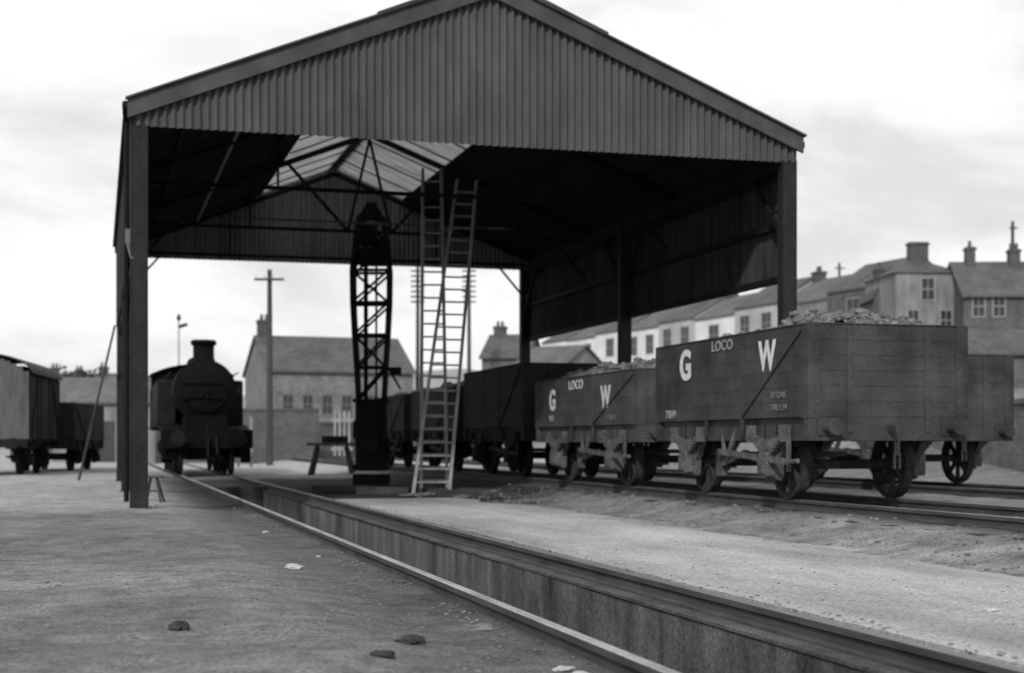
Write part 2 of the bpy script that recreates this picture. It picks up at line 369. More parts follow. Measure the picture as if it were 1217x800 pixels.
def column(u,v):
    b=B(); h=5.72; z0=-.02 if u<5 else .02
    for s in(-1,1): b.box((s*.118,0,(h+z0)/2),(.018,.22,h-z0))
    b.box((0,-.095,(h+z0)/2),(.216,.014,h-z0))
    b.box((0,0,z0+.012),(.38,.34,.03)); b.box((0,-.02,z0+.16),(.27,.24,.26))
    return b.obj("column",M['steel'],shed,(u,v,0),bevel=.003)
for v in colv:
    column(CL,v); column(CR,v)
b=B(); b.cyl((.42,22.75,.1),(.42,22.75,5.8),.04,n=10); b.beam((.42,22.75,5.8),(.40,22.5,6.0),.09,.09)
for z in(.8,2.3,3.9): b.box((.45,22.75,z),(.1,.1,.05))
b.obj("drainpipe",M['steel_dark'],shed)
b=B(); b.box((.44,22.62,4.05),(.08,.08,.22)); b.beam((.44,22.6,3.95),(.5,22.5,3.70),.04,.04); b.obj("wall_bracket",M['pale'],shed)
for u in(U0-.02,U1+.02):
    b=B(); b.beam((u,V0,5.98),(u,V1,5.98),.10,.1); b.obj("gutter",M['steel_dark'],shed)
for v in(22.75,27.9,33.2,38.3):
    b=B(); zc=5.78
    b.beam((.6,v,zc),(11.2,v,zc),.06,.07)
    for s in(-1,1):
        e=UR+s*5.3
        b.beam((e,v,rz_(e)-.2),(UR,v,8.0),.07,.12)
        b.beam((UR+s*2.7,v,rz_(UR+s*2.7)-.2),(UR+s*2.7,v,zc),.04,.05)
        if 30<v<38: b.beam((UR+s*.5,v,zc),(UR+s*1.9,v,rz_(UR+s*1.9)-.2),.06,.07); b.beam((UR+s*.5,v,zc),(UR,v,7.9),.05,.06)
        if v>23: b.beam((UR+s*5.15,v,4.9),(UR+s*4.4,v,zc-.02),.05,.05)
    b.obj("truss",M['steel_dark'],shed)
b=B()
for u in(1.4,3.7,8.3,9.4,10.5):
    b.beam((u,V0+.1,rz_(u)-.12),(u,V1-.1,rz_(u)-.12),.05,.08)
b.obj("purlins",M['steel_dark'],shed)
b=B(); b.beam((2.45,26.2,6.62),(2.45,38.4,6.62),.06,.06); b.obj("pale_roof_bar",M['pale'],shed)  # single pale bar along the underside of the left roof slope
b=B(); b.beam((2.4,32.4,5.86),(9.2,32.4,5.86),.04,.04); b.obj("tie_rod",M['board'],shed)
for u in(CR-.04,.66):
    for v in colv:
        for s in(-1,1):
            if V0<v+s*1.2<V1:
                b=B(); b.beam((u,v,4.35),(u,v+s*1.25,5.6),.06,.07); b.beam((u,v,4.35),(u,v,5.6),.05,.07); b.beam((u,v,4.9),(u,v+s*.58,4.93),.05,.05); b.obj("knee_bracket",M['steel_dark'],shed)
    b=B(); b.beam((u,V0+.2,5.66),(u,V1-.2,5.66),.1,.16); b.obj("eaves_beam",M['steel_dark'],shed)

# ---------------------------------------------------------------- lettering
def text_mesh(s,size,off):
    cu=bpy.data.curves.new("t",'FONT'); cu.body=s; cu.size=size; cu.offset=off; cu.extrude=.003; cu.align_x='CENTER'; cu.align_y='CENTER'
    ob=bpy.data.objects.new("t",cu); col.objects.link(ob)
    dg=bpy.context.evaluated_depsgraph_get(); me=bpy.data.meshes.new_from_object(ob.evaluated_get(dg))
    bpy.data.objects.remove(ob); return me
def lettering(s,size,parent,y,z,x,mt,off=.0,sy=1.0):
    me=text_mesh(s,size/.7,off)
    R=Matrix(((0,0,-1),(-1,0,0),(0,1,0))).to_4x4()
    me.transform(R@Matrix.Diagonal((sy,1,1,1))); me.materials.clear(); me.materials.append(mt)
    o=bpy.data.objects.new("lettering",me); col.objects.link(o); o.parent=parent; o.location=(x,y,z); return o

# ---------------------------------------------------------------- wagons
def rocks_into(b,pts):
    for (x,y,z,r) in pts:
        ph=random.random()*6; vs=[]
        for (k,rr) in((-.5,.65),(0,1),(.45,.7)):
            for i in range(6):
                t=ph+i*math.pi/3; q=rr*r*random.uniform(.7,1.2); vs.append((x+math.cos(t)*q,y+math.sin(t)*q,z+k*r+random.uniform(-.12,.12)*r))
        fs=[(a*6+i,a*6+(i+1)%6,(a+1)*6+(i+1)%6,(a+1)*6+i) for a in(0,1) for i in range(6)]+[(5,4,3,2,1,0),(12,13,14,15,16,17)]
        b.add(vs,fs)
def wagon(label,uc,vc,zr,L,H,wb,body,gear,nplank,rz=0,letters=(),coal=None,floor=1.07,W=2.24,group="open coal wagons standing in the sidings",diag=True):
    t=thing("coal_wagon",label,"wagon",(uc,vc,zr),rz,group)
    wheelm=M['wheel'] if gear==M['gear'] else gear
    hx,hy=W/2,L/2; ph=H/nplank
    b=B()
    for k in range(nplank):
        z0=floor+k*ph+.002; z1=floor+(k+1)*ph-.002
        for s in(-1,1):
            j=random.uniform(-.003,.003)
            b.mm((s*(hx-.065),-hy+.066,z0),(s*(hx+j),hy-.066,z1))
            b.mm((-hx+.001,s*(hy-.065),z0),(hx-.001,s*(hy+j*.7),z1))
    b.mm((-hx+.05,-hy+.05,floor),(hx-.05,hy-.05,floor+.06))
    for s in(-1,1):
        b.mm((s*(hx-.055),-hy+.07,floor+.01),(s*(hx-.02),hy-.07,floor+H-.01)); b.mm((-hx+.07,s*(hy-.055),floor+.01),(hx-.07,s*(hy-.02),floor+H-.01))
    bd=b.obj("body",body,t)
    b=B()
    for s in(-1,1):
        for q in(-1,1):
            b.mm((s*(hx-.03),q*(hy-.16),floor-.02),(s*(hx+.012),q*(hy+.012),floor+H+.012)); b.mm((s*(hx-.16),q*(hy-.03),floor-.02),(s*(hx+.0125),q*(hy+.0125),floor+H+.010))
        for y in(-.62,.62): b.mm((s*(hx-.02),y-.03,floor-.22),(s*(hx+.010),y+.03,floor+H))
        if diag: b.beam((s*(hx+.006),-.66,floor+.02),(s*(hx+.006),-hy+.14,floor+H-.06),.012,.045,up=(1,0,0))
        b.mm((-hx,s*(hy-.08),floor+H),(hx,s*(hy+.015),floor+H+.016)); b.mm((s*(hx-.08),-hy,floor+H),(s*(hx+.015),hy,floor+H+.015))
        for x in(-.55,.55): b.mm((x-.04,s*(hy-.01),floor-.2),(x+.04,s*(hy+.016),floor+H-.03))
    b.obj("ironwork",body,bd,bevel=.003)
    b=B()
    for s in(-1,1): b.mm((s*.93,-hy+.1,floor-.30),(s*1.05,hy-.1,floor-.002))
    for s in(-1,1): b.mm((-hx,s*(hy-.12),floor-.30),(hx,s*(hy+.005),floor-.003))
    for y in(-1,0,1): b.mm((-.93,y-.06,floor-.25),(.93,y+.06,floor-.03))
    b.obj("underframe",body,t,bevel=.005)
    r=.46
    wm=None
    for y in(-wb/2,wb/2):
        for s in(-1,1):
            if wm is None:
                bb=B(); bb.wheel((0,0,0),r,.13); wm=bb.obj("wheel",wheelm,t,(s*.75,y,r))
            else: share(wm,t,(s*.75,y,r),0)
        bb=B(); bb.cyl((-1.05,y,r),(1.05,y,r),.07,n=10); bb.obj("axle",wheelm,t)
        for s in(-1,1):
            bb=B()
            for q in(-1,1):
                bb.beam((s*.995,y+q*.14,r-.18),(s*.995,y+q*.18,floor-.1),.03,.11,up=(1,0,0)); bb.beam((s*.995,y+q*.18,r+.05),(s*.995,y+q*.55,floor-.1),.028,.09,up=(1,0,0))
            bb.beam((s*.995,y-.2,r-.17),(s*.995,y+.2,r-.17),.03,.07)
            bb.obj("axle_guard",gear,t)
            bb=B(); bb.box((s*1.06,y,r),(.24,.27,.32)); bb.box((s*1.18,y,r-.02),(.06,.19,.22)); bb.obj("axlebox",gear,t,bevel=.015)
            bb=B()
            for k in range(6):
                hl=.50-.07*k; n=6; z=r+.31-.034*k
                for i in range(n):
                    a0=-1+2*i/n; a1=-1+2*(i+1)/n
                    bb.beam((s*1.09,y+a0*hl,z+.07*(a0*hl/.46)**2),(s*1.09,y+a1*hl,z+.07*(a1*hl/.46)**2),.10,.034)
            bb.box((s*1.09,y,r+.2),(.14,.12,.24))
            for q in(-1,1): bb.box((s*1.09,y+q*.50,floor-.2),(.12,.10,.22))
            bb.obj("leaf_spring",gear,t)
    bb=B()
    s=-1
    bb.beam((s*1.13,.12,.62),(s*1.15,-wb/2-.75,.50),.03,.08); bb.cyl((s*1.15,-wb/2-.72,.5),(s*1.15,-wb/2-.98,.52),.03)
    bb.beam((s*1.02,.28,floor-.1),(s*1.08,.05,.52),.04,.08); bb.beam((s*1.02,-.28,floor-.1),(s*1.08,-.05,.52),.04,.08)
    bb.beam((s*1.09,-wb/2-.60,floor-.1),(s*1.09,-wb/2-.60,.38),.03,.08)
    for q in(-1,1):
        bb.beam((-.78,0,.6),(-.78,q*(wb/2-.5),.42),.05,.09); bb.box((-.76,q*(wb/2-.52),.46),(.12,.12,.40)); bb.beam((-.76,q*(wb/2-.57),.5),(-.76,q*(wb/2-.64),floor-.05),.05,.08)
    bb.cyl((-1.05,0,.58),(.8,0,.58),.04,n=8)
    bb.obj("brake_gear",gear,t)
    for q in(-1,1):
        for s in(-1,1):
            bb=B(); y=q*hy
            bb.cyl((s*.87,y,floor-.13),(s*.87,y+q*.16,floor-.13),.085,.06,n=12); bb.cyl((s*.87,y+q*.14,floor-.13),(s*.87,y+q*.27,floor-.13),.03,n=8); bb.cyl((s*.87,y+q*.26,floor-.13),(s*.87,y+q*.285,floor-.13),.115,.10,n=16)
            bb.box((s*.87,y+q*.01,floor-.13),(.26,.03,.20)); bb.obj("buffer",body,t)
        bb=B(); bb.box((0,q*(hy+.1),floor-.14),(.05,.2,.08)); bb.beam((0,q*(hy+.2),floor-.16),(0,q*(hy+.22),floor-.30),.05,.05)
        for k in range(2):
            z=floor-.28-.17*k; y=q*(hy+.2)
            for a in(-1,1): bb.beam((a*.035 if k%2 else 0,y+(0 if k%2 else a*.035),z),(a*.035 if k%2 else 0,y+(0 if k%2 else a*.035),z-.2),.025,.025)
        bb.obj("coupling",wheelm,t)
    for (s,size,y,z,mt,off,sx) in letters: lettering(s,size,t,y,z,-hx-.013,mt,off,sy=sx)
    if coal:
        b=B(); nx,ny=40,int(L*18); vs=[]
        for j in range(ny+1):
            for i in range(nx+1):
                x=-hx+.08+(W-.16)*i/nx; y=-hy+.08+(L-.16)*j/ny
                e=min(1,(1-abs(x)/(hx-.08))*2.5)
                hp=sum(a*math.exp(-((y-c)/w)**2) for (c,w,a) in coal)
                z=floor+H-.12+max(0,e)*(hp*(.9+.8*noise.noise(Vector((x*1.5,y*1.5,vc)))))+.07*noise.noise(Vector((x*4,y*4,vc)))+.06*noise.noise(Vector((x*11,y*11,vc)))
                vs.append((x,y,z))
        b.add(vs,[(j*(nx+1)+i,j*(nx+1)+i+1,(j+1)*(nx+1)+i+1,(j+1)*(nx+1)+i) for j in range(ny) for i in range(nx)])
        rocks_into(b,[(v[0],v[1],v[2]+.005,random.choice([.02,.03,.04,.06,.085])) for v in random.sample(vs,min(len(vs),900)) if abs(v[0])<hx-.12])
        o=b.obj("coal",M['coal'],None,(uc,vc,zr),smooth=False); tag(o,"heaped dusty lump coal filling an open wagon","coal",kind="stuff")
    return t
W_=M['white']; Wm=M['white_mid']; Wd=M['white_dim']
wagon("grey planked open coal wagon lettered GW in white, heaped with coal",UW,19.18,.24,5.15,1.16,2.75,M['wagon'],M['gear'],6,
  letters=[("G",.42,1.36,1.88,W_,.022,1.0),("W",.38,-1.43,1.87,W_,.018,.85),("LOCO",.14,.02,2.11,Wm,.003,1.3),("73049",.12,1.95,1.17,Wm,.003,1.0),("TARE 5.14",.08,-1.75,1.20,Wd,.002,1.0),("10 TONS",.08,-1.75,1.36,Wd,.002,1.0)],coal=[(-2.0,.7,.22),(-1.0,.8,.28),(.5,.8,.16),(1.6,.6,.15)])
wagon("low sided grey coal wagon lettered GW in white, heaped with coal",UW,25.5,.24,5.8,.90,3.2,M['wagon2'],M['gear'],4,floor=1.05,
  letters=[("G",.37,1.74,1.54,W_,.022,1.0),("W",.37,-1.35,1.52,W_,.018,.85),("LOCO",.16,.3,1.80,W_,.004,1.3),("9053",.11,1.8,1.20,Wm,.003,1.0),("TARE 8.2",.08,-1.7,1.17,Wd,.002,1.0)],coal=[(-1.7,.9,.36),(.0,.9,.30),(1.7,.8,.24)])
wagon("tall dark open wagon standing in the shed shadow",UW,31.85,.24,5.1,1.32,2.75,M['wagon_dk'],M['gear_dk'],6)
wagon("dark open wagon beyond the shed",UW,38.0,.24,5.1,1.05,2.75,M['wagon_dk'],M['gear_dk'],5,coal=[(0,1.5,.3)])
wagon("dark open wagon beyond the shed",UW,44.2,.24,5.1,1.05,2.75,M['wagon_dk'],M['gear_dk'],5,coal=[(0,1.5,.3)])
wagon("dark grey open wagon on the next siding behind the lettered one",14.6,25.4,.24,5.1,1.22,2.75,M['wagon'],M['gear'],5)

# ---------------------------------------------------------------- van and wagon on the other siding
ang=math.atan2(.145,1)
rzv=-TH+ang
def vc_(k,sh=0):
    return c2w(-14.1+sh-.1435*k-1.25*.99, 43.0+.99*k-1.25*.1435)
cx,cy=vc_(2.75)
van=thing("goods_van","covered goods van with curved roof and boarded end toned paler as lit","railway van",(cx,cy,-.02),rzv)
b=B(); L=5.4
for k in range(14):
    x=-1.22+k*.1755
    for s in(-1,1): b.mm((x,s*(L/2-.05),1.1),(x+.173,s*L/2,3.0+.50*(1-((x+.084)/1.25)**2)))
b.mm((-1.2,-L/2+.06,1.1),(1.2,L/2-.06,3.0)); b.obj("end_boards",M['van_end'],van)
b=B()
for s in(-1,1):
    for k in range(9): b.mm((s*1.21,-L/2,1.1+k*.213),(s*1.25,L/2,1.1+k*.213+.209))
    for y in(-2.6,-1.3,-.7,.7,1.3,2.6): b.mm((s*1.24,y-.04,1.0),(s*1.28,y+.04,3.0))
    b.beam((s*1.27,-2.5,1.2),(s*1.27,-1.35,2.9),.03,.07,up=(1,0,0)); b.beam((s*1.27,2.5,1.2),(s*1.27,1.35,2.9),.03,.07,up=(1,0,0))
b.obj("side_boards",M['wagon_dk'],van)
b=B(); pr=[]
for i in range(17):
    a=math.pi*(.06+.88*i/16); pr.append((-1.36*math.cos(a)/math.cos(.06*math.pi),2.93+.68*math.sin(a)))
b.prism(pr+[(p[0],p[1]-.04) for p in pr[::-1]],'y',-L/2-.08,L/2+.08); b.obj("roof",M['van_roof'],van)
b=B()
for s in(-.95,.95): b.mm((s-.06,-L/2,.85),(s+.06,L/2,1.09))
for y in(-L/2,L/2): b.box((0,y,.97),(2.4,.12,.24))
b.obj("underframe",M['gear_dk'],van)
for y in(-1.4,1.4):
    for s in(-1,1):
        b=B(); b.wheel((s*.75,y,.46),.46,.13); b.obj("wheel",M['gear_dk'],van)
        b=B(); b.box((s*1.05,y,.46),(.18,.24,.3)); b.beam((s*1.0,y-.15,.35),(s*1.0,y-.35,.95),.03,.07,up=(1,0,0)); b.beam((s*1.0,y+.15,.35),(s*1.0,y+.35,.95),.03,.07,up=(1,0,0)); b.beam((s*1.08,y-.45,.84),(s*1.08,y+.45,.84),.08,.1); b.obj("axlebox",M['gear_dk'],van)
for s in(-1,1):
    for y in(-1,1):
        b=B(); b.cyl((s*.87,y*L/2,.97),(s*.87,y*(L/2+.4),.97),.07,n=10); b.cyl((s*.87,y*(L/2+.4),.97),(s*.87,y*(L/2+.44),.97),.16,n=14); b.obj("buffer",M['gear_dk'],van)
cx,cy=vc_(9.0,.65)
wagon("dark open wagon coupled behind the goods van",cx,cy,-.02,5.1,1.25,2.75,M['wagon_dk'],M['gear_dk'],6,rz=rzv-.06)
cx,cy=vc_(9.0,.2)
track("siding track under the goods van",(cx,cy,0),rzv,-30,50,-.02,None,('railtop2','railtop2'))

# ---------------------------------------------------------------- locomotive
loco=thing("tank_locomotive","black side tank steam locomotive facing along the track","steam locomotive",(3.15,44.6,0))
LM=M['loco']; L2=M['loco2']
cz=2.55
b=B(); b.lathe((0,0,cz),[(.72,.15),(.74,.5),(.80,.74),(.86,.80),(.88,.94),(2.3,.94)],'y',32); b.obj("smokebox",LM,loco)
b=B(); b.lathe((0,0,cz),[(.66,.05),(.68,.40),(.74,.66),(.79,.70)],'y',32); d=b.obj("smokebox_door",LM,loco)
b=B(); b.beam((-.75,.63,cz+.22),(.45,.63,cz+.22),.05,.04); b.beam((-.75,.63,cz-.22),(.45,.63,cz-.22),.05,.04); b.obj("door_hinge",LM,d)
b=B(); b.cyl((0,.68,cz),(0,.52,cz),.035,n=10); b.beam((0,.55,cz),(.03,.55,cz-.26),.03,.03); b.beam((0,.58,cz),(-.16,.58,cz-.17),.03,.03); b.obj("door_handle",L2,d)
b=B(); b.lathe((0,1.55,0),[(3.38,.46),(3.46,.36),(3.6,.32),(3.94,.32),(3.97,.37),(4.04,.40),(4.12,.36)],'z',24); b.obj("chimney",LM,loco)
b=B(); b.lathe((0,0,cz),[(2.3,.76),(3.2,.78),(6.9,.84)],'y',28); b.obj("boiler",LM,loco)
b=B(); b.lathe((0,5.0,0),[(3.2,.33),(3.55,.33),(3.72,.25),(3.8,.08)],'z',20); b.obj("dome",LM,loco)
b=B(); b.lathe((0,3.7,0),[(3.25,.2),(3.5,.15),(3.62,.12)],'z',16); b.obj("safety_valve",LM,loco)
for s in(-1,1):
    b=B(); b.mm((s*.74,2.9,1.5),(s*1.33,7.2,2.95)); b.obj("side_tank",L2,loco,bevel=.05)
b=B(); b.mm((-1.33,7.2,1.45),(1.33,7.28,3.3))
for s in(-1,1):
    b.mm((s*1.29,7.2,1.45),(s*1.33,8.9,2.4)); b.mm((s*1.29,7.2,2.4),(s*1.33,7.6,3.3)); b.mm((s*1.29,8.6,2.4),(s*1.33,8.9,3.3))
b.mm((-1.33,8.85,1.45),(1.33,8.9,3.3)); b.obj("cab",LM,loco)
for s in(-1,1):
    b=B(); b.cyl((s*.98,7.19,2.95),(s*.98,7.17,2.95),.17,n=16); b.obj("cab_window",M['glass'],loco)
b=B(); pr=[(-1.42+2.84*i/12, 3.3+.36*(1-((-1.42+2.84*i/12)/1.42)**2)) for i in range(13)]
b.prism(pr+[(p[0],p[1]-.05) for p in pr[::-1]],'y',7.0,9.1); b.prism([( -1.3,3.2)]+[(p[0]*.93,p[1]-.02) for p in pr]+[(1.3,3.2)],'y',7.22,7.27); b.obj("cab_roof",LM,loco)
b=B(); b.mm((-1.3,8.9,1.4),(1.3,10.9,2.9)); b.obj("bunker",L2,loco,bevel=.04)
b=B(); b.mm((-1.34,0,1.30),(1.34,.04,1.36)); b.mm((-1.34,.045,1.30),(1.34,1.0,1.362)); b.mm((-1.34,2.0,1.46),(1.34,11.0,1.52))
for s in(-1,1): b.beam((s*1.0,1.0,1.33),(s*1.0,2.05,1.49),.68,.05)
b.mm((-.62,.35,1.36),(.62,2.3,1.78)); b.obj("running_plate",LM,loco)
b=B(); b.mm((-1.34,-.06,.80),(1.34,.02,1.36)); b.obj("buffer_beam",LM,loco,bevel=.01)
for s in(-1,1):
    b=B(); b.cyl((s*.87,-.06,1.08),(s*.87,-.36,1.08),.15,.10,n=14); b.cyl((s*.87,-.3,1.08),(s*.87,-.52,1.08),.06,n=10); b.cyl((s*.87,-.50,1.08),(s*.87,-.55,1.08),.23,.22,n=20); b.obj("buffer",L2,loco)
b=B(); b.box((0,-.16,1.06),(.06,.22,.09)); b.beam((0,-.24,1.02),(0,-.27,.55),.06,.05); b.beam((.25,-.1,1.2),(.28,-.2,.6),.06,.06); b.obj("coupling",L2,loco)
for x in(-.85,0,.85):
    b=B(); b.box((x,-.02,1.44),(.04,.04,.16)); b.obj("lamp_bracket",L2,loco)
for s in(-1,1):
    b=B(); b.lathe((s*1.02,0,.86),[(1.0,.30),(1.04,.36),(2.0,.36),(2.04,.30)],'y',18); b.box((s*1.0,1.5,1.2),(.5,.9,.3)); b.cyl((s*1.02,.9,.86),(s*1.02,1.02,.86),.1,n=10); b.obj("cylinder_casing",LM,loco)
    b=B(); b.box((s*1.15,.25,.72),(.3,.04,.7)); b.box((s*1.18,.2,.5),(.3,.25,.03)); b.obj("footstep",LM,loco)
    b=B(); b.beam((s*.72,.25,.8),(s*.72,.15,.15),.06,.1); b.obj("guard_iron",LM,loco)
    b=B(); b.beam((s*.93,2.0,.86),(s*.93,4.9,.62),.05,.1); b.beam((s*.88,3.1,.62),(s*.88,6.9,.62),.05,.1); b.obj("connecting_rod",L2,loco)
    for (y,r) in((.75,.48),(3.1,.72),(5.0,.72),(6.9,.72),(9.6,.55)):
        b=B(); b.wheel((s*.76,y,r),r,.13,12); b.obj("wheel",M['gear_dk'],loco)
b=B(); b.mm((-.55,.3,.45),(.55,10.6,1.46)); b.obj("frame",LM,loco)
for s in(-1,1):
    b=B(); b.cyl((s*1.0,.95,cz+.55),(s*.99,7.1,cz+.55),.02,n=6); b.obj("handrail",L2,loco)

# ---------------------------------------------------------------- hoist tower
tx,ty=px(441,36.8)
tw=thing("coaling_hoist","dark lattice hoist tower on an iron casing in the shed","hoist tower",(tx,ty,0),-TH)
b=B(); b.box((0,0,.06),(.86,.84,.26)); b.obj("plinth",M['steel_dark'],tw)
b=B(); b.box((0,0,1.15),(.74,.7,1.75)); b.box((0,0,2.02),(.86,.82,.08)); b.box((0,0,.36),(.84,.80,.12)); b.box((0,-.37,1.2),(.5,.05,1.0)); b.cyl((-.44,0,1.3),(-.36,0,1.3),.24,n=16); b.cyl((.36,0,.9),(.44,0,.9),.2,n=16); b.obj("hoist_casing",M['steel_dark'],tw,bevel=.01)
b=B(); lv=[(2.06,.32),(2.85,.36),(3.65,.41),(4.45,.45),(5.25,.46),(6.0,.38),(6.6,.30)]
for k in range(len(lv)-1):
    (z0,w0),(z1,w1)=lv[k],lv[k+1]
    for sx in(-1,1):
        for sy in(-1,1): b.beam((sx*w0,sy*w0*.8,z0),(sx*w1,sy*w1*.8,z1),.09,.09)
        b.beam((sx*w0,-w0*.8,z0),(sx*w1,w1*.8,z1),.045,.045)
    for sy in(-1,1):
        b.beam((-w0,sy*w0*.8,z0),(w1,sy*w1*.8,z1),.055,.055)
        if k%2: b.beam((w0,sy*w0*.8,z0),(-w1,sy*w1*.8,z1),.055,.055)
        b.beam((-w1,sy*w1*.8,z1),(w1,sy*w1*.8,z1),.07,.07)
b.beam((-.14,0,2.06),(-.14,0,6.2),.10,.08); b.beam((.12,0,2.06),(.12,0,6.2),.05,.05)
b.obj("lattice_frame",M['steel_dark'],tw)
b=B(); b.box((.02,0,5.62),(.66,.55,.42)); b.box((-.12,-.05,6.15),(.36,.4,.5)); b.prism([(-.34,6.55),(.34,6.55),(.12,6.95),(-.10,6.95)],'y',-.2,.2); b.wheel((.14,-.36,6.1),.27,.06); b.cyl((.2,-.4,5.75),(.2,.3,5.75),.16,n=12); b.beam((.3,-.2,6.4),(.62,-.2,6.15),.05,.05); b.obj("pulley_head",M['steel_dark'],tw)
b=B(); b.beam((.35,-.3,3.0),(.75,-.35,2.3),.05,.05); b.box((.62,-.3,2.75),(.3,.04,.2)); b.obj("chute",M['steel_dark'],tw)

# ---------------------------------------------------------------- ladders
def ladder(label,b0,b1,t0,t1,step=.27):
    t=thing("ladder",label,"ladder",(0,0,0),0,"tall ladders reared up in the shed")
    P=[Vector((*px(x,D),z)) for (x,D,z) in(b0,b1,t0,t1)]
    o=(P[0]+P[1])/2; t.location=o; P=[p-o for p in P]
    for a,c in((P[0],P[2]),(P[1],P[3])):
        b=B(); b.beam(a,c,.05,.09,up=(0,1,0)); b.obj("rail",M['wood_lt'],t)
    H=(P[2]-P[0]).length; n=int(H/step)
    for k in range(1,n):
        q=k/n; a=P[0].lerp(P[2],q); c=P[1].lerp(P[3],q); b=B(); b.cyl(a,c,.021,n=6); b.obj("rung",M['wood_lt'],t)
ladder("tall tapering wooden ladder leaning up to the roof truss",(490,29.4,-.08),(533,29.6,-.08),(543,31.2,6.55),(566,31.3,6.55))
ladder("tall wooden ladder standing nearly upright under the skylight",(500,30.7,-.08),(531,30.8,-.08),(502,31.0,6.75),(524,31.0,6.75))

x,y=px(394,46.5)
t=thing("trestle_bench","rough timber trestle bench on splayed legs","bench",(x,y,-.05),-TH)
b=B(); b.box((0,0,.97),(1.5,.5,.10)); b.obj("bench_top",M['wood'],t)
for sx in(-1,1):
    for sy in(-1,1):
        b=B(); b.beam((sx*.45,sy*.1,.9),(sx*.66,sy*.35,0),.10,.10); b.obj("leg",M['wood'],t)
b=B(); b.box((.1,0,1.12),(.8,.3,.22)); b.obj("tool_box",M['steel_dark'],t)

def baulk(lat_x,D,L,w,h,r,z=0,lab="dark timber baulk lying on the cinders"):
    x,y=px(lat_x,D); b=B(); b.box((0,0,h/2),(L,w,h)); o=b.obj("timber_baulk",M['sleeper'],None,(x,y,z-.09),bevel=.015); o.rotation_euler=(0,0,-TH+r); tag(o,lab,"timber","timber baulks on the shed floor")
for a in((412,31.5,1.5,.25,.16,.05),(455,30.2,1.1,.28,.16,-.1),(560,28.9,1.4,.3,.15,.12),(545,30.2,1.6,.25,.14,.0),(590,28.4,1.0,.25,.12,-.1)): baulk(*a)
def rubble(x,D,n,R,hh,mt,label):
    X,Y=px(x,D); b=B(); pts=[]
    for _ in range(n):
        a,c=random.gauss(0,R*.4),random.gauss(0,R*.3); pts.append((a,c,hh*math.exp(-(a*a+c*c)/(R*R*.25))*random.random(),random.choice([.015,.025,.035,.05])))
    rocks_into(b,pts)
    o=b.obj("rubble",mt,None,(X,Y,-.07),smooth=False); tag(o,label,"rubble",kind="stuff")
rubble(585,28.6,200,1.0,.12,M['rock'],"low spread of clinker by the ladder foot"); rubble(505,29.3,100,.6,.06,M['rock'],"clinker at the ladder foot")
rubble(650,26,140,1.2,.06,M['rock'],"spilt clinker beside the slab")

x,y=px(182,24.6)
t=thing("trestle","small timber trestle by the shed leg","trestle",(x,y,-.02),-TH)
for s in(-1,1):
    b=B(); b.beam((s*.05,0,.42),(s*.15,-.12,0),.03,.03); b.beam((s*.05,.02,.42),(s*.15,.14,0),.03,.03); b.obj("leg",M['wood'],t)
b=B(); b.box((0,0,.43),(.3,.14,.03)); b.box((0,-.06,.2),(.2,.03,.03)); b.obj("top",M['wood'],t)

x,y=px(136,36); b=B(); xa,ya=px(92,38)
b.cyl((0,0,1+138*36/1750),(xa-x,ya-y,-.1),.028,.036,n=8); o=b.obj("leaning_pole",M['board'],None,(x,y,0)); tag(o,"slender pole leaning against the shed side","pole")

# ---------------------------------------------------------------- loose stones
b=B(); pts=[]
for _ in range(2600):
    v=random.uniform(5.5,24); u=random.uniform(-5.5,2.3)
    if random.random()<.5: v=random.uniform(5,12); u=random.uniform(-3.5,2.3)
    pts.append((u,v,gz(u,v)+.001,random.choice([.004,.006,.008,.011,.016])*random.uniform(.6,1.3)))
for _ in range(2200):
    v=random.uniform(8,30); u=random.uniform(6.9,11.6); pts.append((u,v,gz(u,v)+.004,random.choice([.010,.015,.02,.035])*random.uniform(.6,1.3)))
for _ in range(500):
    v=random.uniform(6,25); u=random.uniform(3.96,4.3) if random.random()<.6 else random.uniform(2.1,2.35); pts.append((u,v,(-.135 if u<4.13 else -.035) if u>3 else -.1,random.uniform(.006,.018)))
for _ in range(160):
    v=random.uniform(6,25); u=random.uniform(4.4,6.6); pts.append((u,v,-.033,random.uniform(.005,.012)))
rocks_into(b,pts); o=b.obj("loose_stones",M['rock'],smooth=False); tag(o,"scattered cinders and small stones on the ground","stones",kind="stuff")
def stone(x,y,r,mt,lab,fl=.5):
    D=F_PX*1.07/(y-525); X,Y=px(x,D); z=gz(X,Y)
    me=bpy.data.meshes.new("stone"); bm=bmesh.new(); bmesh.ops.create_icosphere(bm,subdivisions=3,radius=r)
    for v_ in bm.verts:
        k=1+.35*noise.noise(v_.co*(1.6/r)+Vector((x,y,0)))+.16*noise.noise(v_.co*(5/r)+Vector((x,y,0))); v_.co=Vector((v_.co.x*k*1.25,v_.co.y*k,v_.co.z*k*fl))
    bm.to_mesh(me); bm.free(); me.materials.append(mt); o=bpy.data.objects.new("stone",me); col.objects.link(o); o.location=(X,Y,max(z,-.035 if 4.14<X<7.0 else z)+r*fl*.3); o.rotation_euler=(0,0,x); tag(o,lab,"stone","loose stones lying on the yard")
stone(348,678,.06,M['rock_lt'],"pale angular stone lying on the cinders"); stone(315,632,.035,M['rock_lt'],"pale angular stone lying on the cinders"); stone(378,658,.025,M['rock_lt'],"pale angular stone lying on the cinders")
stone(212,763,.055,M['wheel'],"dark clinker lump on the yard ground",.6); stone(488,766,.07,M['wheel'],"dark clinker lump on the yard ground"); stone(455,792,.05,M['wheel'],"dark clinker lump on the yard ground"); stone(572,742,.06,M['rock'],"dark clinker lump on the yard ground")
